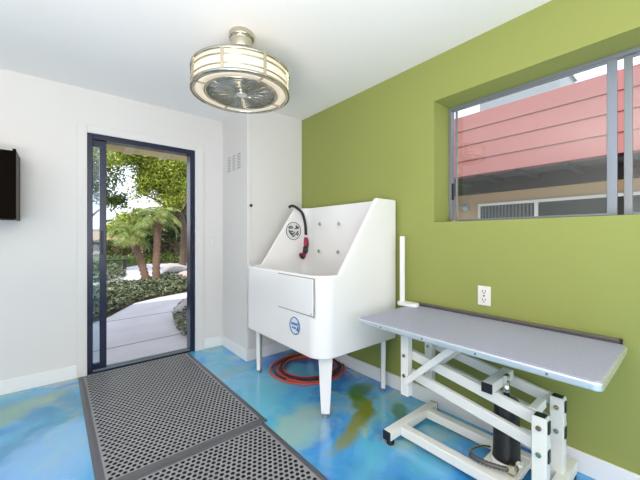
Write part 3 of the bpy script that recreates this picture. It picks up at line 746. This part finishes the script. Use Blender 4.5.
def in_poly(P, poly):
    x, y = P[:, 0], P[:, 1]; c = np.zeros(len(P), bool); j = len(poly)-1
    for i in range(len(poly)):
        xi, yi = poly[i]; xj, yj = poly[j]
        c ^= ((yi > y) != (yj > y)) & (x < (xj-xi)*(y-yi)/(yj-yi+1e-9)+xi); j = i
    return c
def ivy(poly, n, h, size, label, m='leaf_ivy', name='ground_cover'):
    a = np.array(poly); lo, hi = a.min(0), a.max(0)
    P = lo+(hi-lo)*rng.random((n*3, 2)); P = P[in_poly(P, poly)][:n]
    # height falls off to the bed's edge
    dmin = np.full(len(P), 9.)
    for i in range(len(poly)):
        p, q = a[i], a[(i+1) % len(poly)]; d = q-p; t = np.clip(((P-p)@d)/(d@d), 0, 1)
        dmin = np.minimum(dmin, np.linalg.norm(P-(p+t[:, None]*d), axis=1))
    top = h*np.clip(.35+dmin/.5, 0, 1)*(.8+.25*np.sin(P[:, 0]*5.1)*np.sin(P[:, 1]*4.3))
    z = -.06+top*(rng.random(len(P))**.5)
    o = leaves_mesh(name, np.c_[P, z], size, M[m], .7)
    return tag(o, label, 'ground cover', kind='stuff')
bed1 = [(-1.5, 4.85), (.0, 5.3), (.5, 5.78), (1.03, 6.72), (1.57, 7.08), (2.19, 7.32), (3.0, 7.9), (4.6, 8.7), (5.5, 10.6), (4.2, 11.6), (2.6, 10.5), (1.55, 9.1), (.9, 8.65), (.4, 8.3), (-1.5, 7.8)]
ivy(bed1, 34000, .30, .034, 'dense grey green ivy bed between the two garden paths')
bed2 = [(1.22, 3.7), (1.15, 4.1), (1.27, 4.9), (1.48, 5.6), (2.08, 6.5), (3.3, 7.05), (5, 7.2), (5, 3.7)]
ivy(bed2, 18000, .34, .030, 'ivy bed right of the path beside the doorway')
bed3 = [(-4, 13.7), (1.3, 14.2), (1.97, 14.8), (3.0, 16.3), (4.5, 15.4), (9, 15.8), (9, 19), (-4, 19)]
ivy(bed3, 12000, .40, .065, 'low green planting beyond the far path', 'leaf_mid')
bed4 = [(-3, 10.4), (.9, 10.2), (1.55, 11.2), (1.75, 12.6), (1.2, 13.2), (-3, 13)]
ivy(bed4, 10000, .42, .045, 'low ivy island left of the far path by the bench', 'leaf_ivy')

def rock(c, r, label, m, seed):
    b = MB(); bmesh.ops.create_icosphere(b.bm, subdivisions=3, radius=1)
    rs = random.Random(seed); ph = [rs.uniform(0, 6) for _ in range(6)]
    for v in b.bm.verts:
        k = 1+.13*math.sin(3*v.co.x+ph[0])*math.sin(2.6*v.co.y+ph[1])+.10*math.sin(5*v.co.z+ph[2]+2*v.co.x)
        z = max(v.co.z, -.35)
        v.co = Vector((c[0]+v.co.x*k*r[0], c[1]+v.co.y*k*r[1], c[2]+z*k*r[2]))
    for f in b.bm.faces: f.smooth = True
    return tag(b.build('garden_rock', M[m]), label, 'rock', 'rocks in the garden beds')
rock((2.66, 9.85, .06), (.42, .36, .34), 'large grey rounded boulder behind the palms', 'rock', 1)
rock((2.62, 8.5, .06), (.34, .28, .26), 'pinkish rock at the right edge of the ivy bed', 'pinkrock', 2)
rock((1.50, 4.95, -.02), (.17, .26, .26), 'dark rock beside the path near the door frame', 'rock', 3)

# palms
def palm(x, y, lean, h, label, nf, seed):
    rs = random.Random(seed)
    t = thing('palm_tree', label, 'palm tree', (x, y, -.08), 'pygmy palms in the garden')
    tr = MB(); pts = []; rr = []
    for i in range(31):
        s = i/30; pts.append((x+lean[0]*s**1.4, y+lean[1]*s, -.1+(h+.1)*s)); rr.append((.085-.012*math.sin(s*3))*(1+.30*(i % 2)) + .035*max(0, s-.75)*4*.6)
    tr.tube(pts, rr, 12).build('trunk', M['palm_bark'], t)
    top = Vector(pts[-1])
    for k in range(nf):
        a = 2*PI*k/nf*2.618+rs.uniform(-.2, .2); el = math.radians(rs.choice([82, 68, 54, 40, 26, 12])+rs.uniform(-8, 8)); L = rs.uniform(.50, .76)
        b = MB(); dirh = Vector((math.cos(a), math.sin(a), 0)); side = Vector((-math.sin(a), math.cos(a), 0))
        p = top.copy(); prev = []; e = el
        n = 13; sp = []
        for i in range(n+1):
            sp.append(p.copy()); e -= math.radians(8.5); p = p+(dirh*math.cos(e)+Vector((0, 0, math.sin(e))))*L/n
        b.tube(sp, [.010*(1-.8*i/n) for i in range(n+1)], 5)
        for i in range(2, n*2+1):
            s = i/(n*2); f = s*n; i0 = min(int(f), n-1); q = sp[i0].lerp(sp[i0+1], f-i0); tang = (sp[i0+1]-sp[i0]).normalized()
            ll = .24*math.sin(PI*min(1, .12+s*.9))+.05
            for sg in (-1, 1):
                d_ = (side*sg*.85+tang*.6+Vector((0, 0, -.12))).normalized(); wv = tang*.007
                m_ = q+d_*ll*.5+Vector((0, 0, .012)); tip = q+d_*ll-Vector((0, 0, .05*ll/.2))
                b._add([q-wv*.6, q+wv*.6, m_+wv, tip, m_-wv], [(0, 1, 2, 3, 4)])
        b.build('frond', M['leaf_palm'], t, normals=False)
palm(1.62, 8.45, (-.33, .1), 1.24, 'shorter left palm leaning away from its taller twin', 20, 5)
palm(1.78, 8.35, (.06, .05), 1.62, 'taller right palm of the pair in the ivy bed', 24, 9)

# trees, hedges
def tree(x, y, h, crowns, label, m, trunk=.12, cat='tree', name='leafy_tree', size=.09):
    t = thing(name, label, cat, (x, y, -.1))
    b = MB(); b.tube(smooth_pts([(x, y, -.12), (x+.08, y, h*.3), (x-.05, y+.05, h*.55), (x+.1, y, h*.8)], 4), [trunk*(1-.045*i) for i in range(13)], 10)
    for c, r, n in crowns:
        b.tube(smooth_pts([(x-.02, y+.02, h*.45), ((x+c[0])/2, (y+c[1])/2, h*.45+(c[2]-h*.45)*.6), tuple(c)], 4), [trunk*.5*(1-.09*i) for i in range(9)], 7)
    b.build('trunk', M['bark'], t)
    P = np.concatenate([ell_pts(c, r, n) for c, r, n in crowns])
    leaves_mesh('foliage', P, size, M[m], 0., t)
tree(3.3, 11.6, 4.2, [((1.6, 11.2, 3.75), (.9, 1.0, .62), 4420), ((2.35, 11.3, 3.55), (.95, 1., .85), 6460), ((3.3, 11.6, 3.4), (1.1, 1., .95), 7140), ((2.75, 11.2, 2.75), (.8, .8, .65), 4420), ((2.75, 10.9, 2.4), (.7, .5, .42), 620), ((1.95, 10.9, 2.5), (.42, .5, .34), 260), ((2.05, 11.1, 3.0), (.45, .6, .5), 1360), ((4.5, 11.8, 3.7), (1.2, 1., 1.1), 4420), ((3.0, 11.4, 4.6), (2.2, 1.4, .7), 6120)],
     'bright green leafy tree arching over the garden path', 'leaf_tree', .13, size=.042)
tree(.55, 12.6, 3.4, [((.7, 12.4, 3.3), (1.05, 1., 1.2), 3600), ((.3, 12.6, 4.4), (1.4, 1., .9), 2600), ((1.35, 12.4, 2.35), (.55, .5, .4), 600)], 'sparse dark twigged tree at the left of the doorway view', 'leaf_mid', .10, size=.055)
tree(5.2, 17.0, 3.2, [((4.4, 16.6, 1.9), (1.0, .9, .9), 2600), ((5.6, 17.2, 1.9), (1.2, 1., 1.1), 2600), ((3.3, 16.9, 1.35), (.9, .8, .75), 1900)], 'rounded mid green shrub tree behind the palms', 'leaf_dark', .12, size=.09)
tree(2.9, 19.0, 3.4, [((2.4, 18.9, 1.6), (.8, .8, .7), 1800), ((3.4, 19.2, 1.9), (1.3, .8, .8), 1500)], 'distant yellowish bush left of the rounded shrub tree', 'leaf_tree', .1, size=.09)
def hedge(x0, x1, y0, y1, h, label, m, n):
    t = thing('clipped_hedge', label, 'hedge', ((x0+x1)/2, (y0+y1)/2, -.1))
    MB().box((x0+.08, y0+.08, -.12), (x1-.08, y1-.08, h-.1)).build('branch_core', M['bark'], t)
    P = np.c_[x0+(x1-x0)*rng.random(n), y0+(y1-y0)*rng.random(n), -.05+(h+.05)*rng.random(n)]
    k = rng.integers(0, 3, n); P[k == 0, 1] = y0+.1*rng.random((k == 0).sum()); P[k == 1, 2] = h-.1*rng.random((k == 1).sum())
    leaves_mesh('foliage', P, .065, M[m], 0., t)
hedge(-3, 3.2, 20.4, 21.4, 1.0, 'clipped green hedge across the back of the garden', 'leaf_mid', 5000)
hedge(3.6, 9, 19.6, 20.6, 1.5, 'taller dark hedge below the orange roofed house', 'leaf_dark', 5000)
# bench
bn = thing('garden_bench', 'low dark wooden bench on the far path edge', 'bench', (1.42, 13.75, GZ0))
MB().box((1.15, 13.5, .30), (1.95, 13.62, .35)).box((1.15, 13.65, .30), (1.95, 13.77, .35)).box((1.15, 13.8, .30), (1.95, 13.92, .35)).build('seat', M['benchwood'], bn)
for x in (1.2, 1.83): MB().box((x, 13.52, GZ0), (x+.07, 13.9, .30)).build('leg', M['benchwood'], bn)
# houses behind the garden
hs = thing('garden_house', 'pale pink house with orange brown roof behind the garden', 'house', (9, 24, -.1))
MB().box((6.7, 22, -.12), (14, 25, 3.6)).build('wall', M['pink_stucco'], hs)
MB().prism_y([(6.25, 3.55), (14.9, 3.55), (14.9, 3.9), (10.2, 5.7), (6.25, 3.95)], 21.2, 25.6).build('roof', M['orange_roof'], hs)
MB().box((7.2, 21.95, 1.0), (8.4, 22, 2.2)).build('window', M['dark_glass'], hs)
h2 = thing('garden_wall', 'low beige wall far behind the hedge', 'wall', (0, 30, -.1))
MB().box((-8, 29, -.12), (6.4, 29.3, 1.7)).build('wall_body', M['tan'], h2)
MB().box((-8, 28.95, 1.7), (6.4, 29.35, 1.78)).build('coping', M['pink_stucco'], h2)

# eave over the doorway
ev = thing('roof_eave', 'cream rafters of the roof overhang above the doorway', 'eave', (1.5, 4.2, 2.3))
for i in range(12):
    x = -1.1+i*.44
    MB().box((x, YF+.17, 2.30), (x+.10, 5.0, 2.44)).build('rafter', M['eave'], ev)
MB().box((-1.4, YF+.17, 2.44), (4.4, 5.12, 2.47)).build('sheathing', M['eave_board'], ev)
MB().box((-1.4, 5.0, 2.33), (4.4, 5.04, 2.44)).build('fascia', M['eave'], ev)

# ------------------------------------------------------------------ outside: coral building beyond the window
cb = thing('coral_building', 'coral clad building with dark soffit seen through the window', 'building', (6.2, 2, -.1))
bx = 5.5
sd = MB(); z = 2.245
for i in range(4):
    h = .272
    sd._add([(bx, -8, z), (bx, 9, z), (bx+.012, 9, z+h-.012), (bx+.012, -8, z+h-.012), (bx+.10, -8, z), (bx+.10, 9, z), (bx+.10, 9, z+h-.012), (bx+.10, -8, z+h-.012)],
            [(0, 1, 2, 3), (4, 7, 6, 5), (0, 4, 5, 1), (3, 2, 6, 7), (0, 3, 7, 4), (1, 5, 6, 2)])
    z += h-.004
sd.build('siding', M['coral'], cb)
MB().box((bx+.03, -8, 2.245), (bx+.2, 9, 3.30)).build('backing_wall', M['coral_gap'], cb)
MB().box((bx+.08, -8, 2.30), (6.7, 9, 2.34)).build('soffit', M['soffit'], cb)
for i in range(20):
    MB().box((bx+.1, -3+i*.6, 2.21), (6.60, -3+i*.6+.08, 2.30)).build('joist', M['soffit'], cb)
MB().box((6.60, -8, 2.06), (6.7, 9, 2.30)).build('ledger_beam', M['soffit'], cb)
MB().box((6.7, -8, -.12), (7.0, 9, 2.34)).build('wall', M['tan'], cb)
wn = MB()
wz1, wy0_, wy1_ = 1.80, .15, 2.92
wn.box((6.66, wy0_, wz1), (6.7, wy1_, wz1+.05)).box((6.66, 1.86, 0), (6.7, 1.92, wz1)).box((6.66, wy0_, 0), (6.7, wy0_+.05, wz1)).box((6.66, wy1_-.04, .9), (6.7, wy1_, wz1))
wn = wn.build('window', M['white_frame'], cb)
MB().box((6.685, wy0_+.05, .1), (6.698, 1.86, wz1)).build('pane', M['dark_glass'], wn)
MB().box((6.693, 1.92, .9), (6.699, wy1_-.04, wz1)).build('pane', M['dark_glass'], wn)
bl = MB()
for i in range(15):
    y = 1.95+i*.062; bl.box((6.675, y, .92), (6.68, y+.034, wz1-.01))
bl.build('vertical_blind', M['blind'], wn)
lp = MB().box((6.66, 3.10, 1.72), (6.70, 3.24, 1.86)).ball((6.62, 3.17, 1.78), .085, 14)
lp.build('wall_lamp', M['greyroof'], cb)
ru = thing('rooftop_block', 'grey block rising behind the coral siding', 'building', (8.5, 3, 0))
MB().box((8.2, 1.9, -.1), (9.5, 3.55, 4.9)).build('block_wall', M['greyroof'], ru)
MB().box((8.15, 1.85, 4.9), (9.55, 3.6, 5.0)).build('coping', M['white_frame'], ru)

# ------------------------------------------------------------------ light
W = bpy.data.worlds.new('sky'); S.world = W; W.use_nodes = True
n = W.node_tree.nodes; l = W.node_tree.links
bg = n['Background']; bg.inputs['Color'].default_value = (.80, .87, 1, 1); bg.inputs['Strength'].default_value = 2.05
su = bpy.data.lights.new('sun', 'SUN'); su.energy = 4.0; su.angle = math.radians(2); su.color = (1, .93, .80)
so = bpy.data.objects.new('sun', su); link(so); so.rotation_euler = Vector((.36, .48, -.85)).to_track_quat('-Z', 'Y').to_euler()
def area(name, loc, rot, sx, sy, p, col=(1, 1, 1)):
    a = bpy.data.lights.new(name, 'AREA'); a.shape = 'RECTANGLE'; a.size = sx; a.size_y = sy; a.energy = p; a.color = col
    o = bpy.data.objects.new(name, a); link(o); o.location = loc; o.rotation_euler = rot; return o
# each window: cool sky light coming in, and an added warm uplight to brighten the ceiling
area('sky_light_back_window', (-.25, YB-.05, 1.42), (PI/2+.15, 0, 0), 3.3, 1.6, 31, (.95, .94, .98))
area('sky_light_left_window', (XL-.05, -.83, 1.42), (PI/2+.15, 0, -PI/2), 2.5, 1.6, 16, (1, .94, .90))
T_ = math.radians(80)
area('added_uplight_back_window', (-.25, YB-.05, .80), (PI/2+T_, 0, 0), 3.3, .35, 18, (1, .88, .76))
area('added_uplight_left_window', (XL-.05, -.83, .80), (PI/2+T_, 0, -PI/2), 2.5, .35, 18, (1, .88, .76))
area('added_uplight_room', (-.7, -.1, .75), (PI, 0, 0), 1.0, 1.0, 105, (1, .88, .78))  # added bare fill aimed up at the ceiling, no lamp body
area('added_ceiling_fill', (-.9, -.9, ZC-.03), (0, 0, 0), 1.0, 1.0, 15, (1, .95, .88))  # added fill under the unseen part of the ceiling
V = S.view_settings
S.display_settings.display_device = 'sRGB'
V.view_transform = 'Standard'; V.look = 'None'; V.exposure = 0; V.gamma = 1; V.use_curve_mapping = False
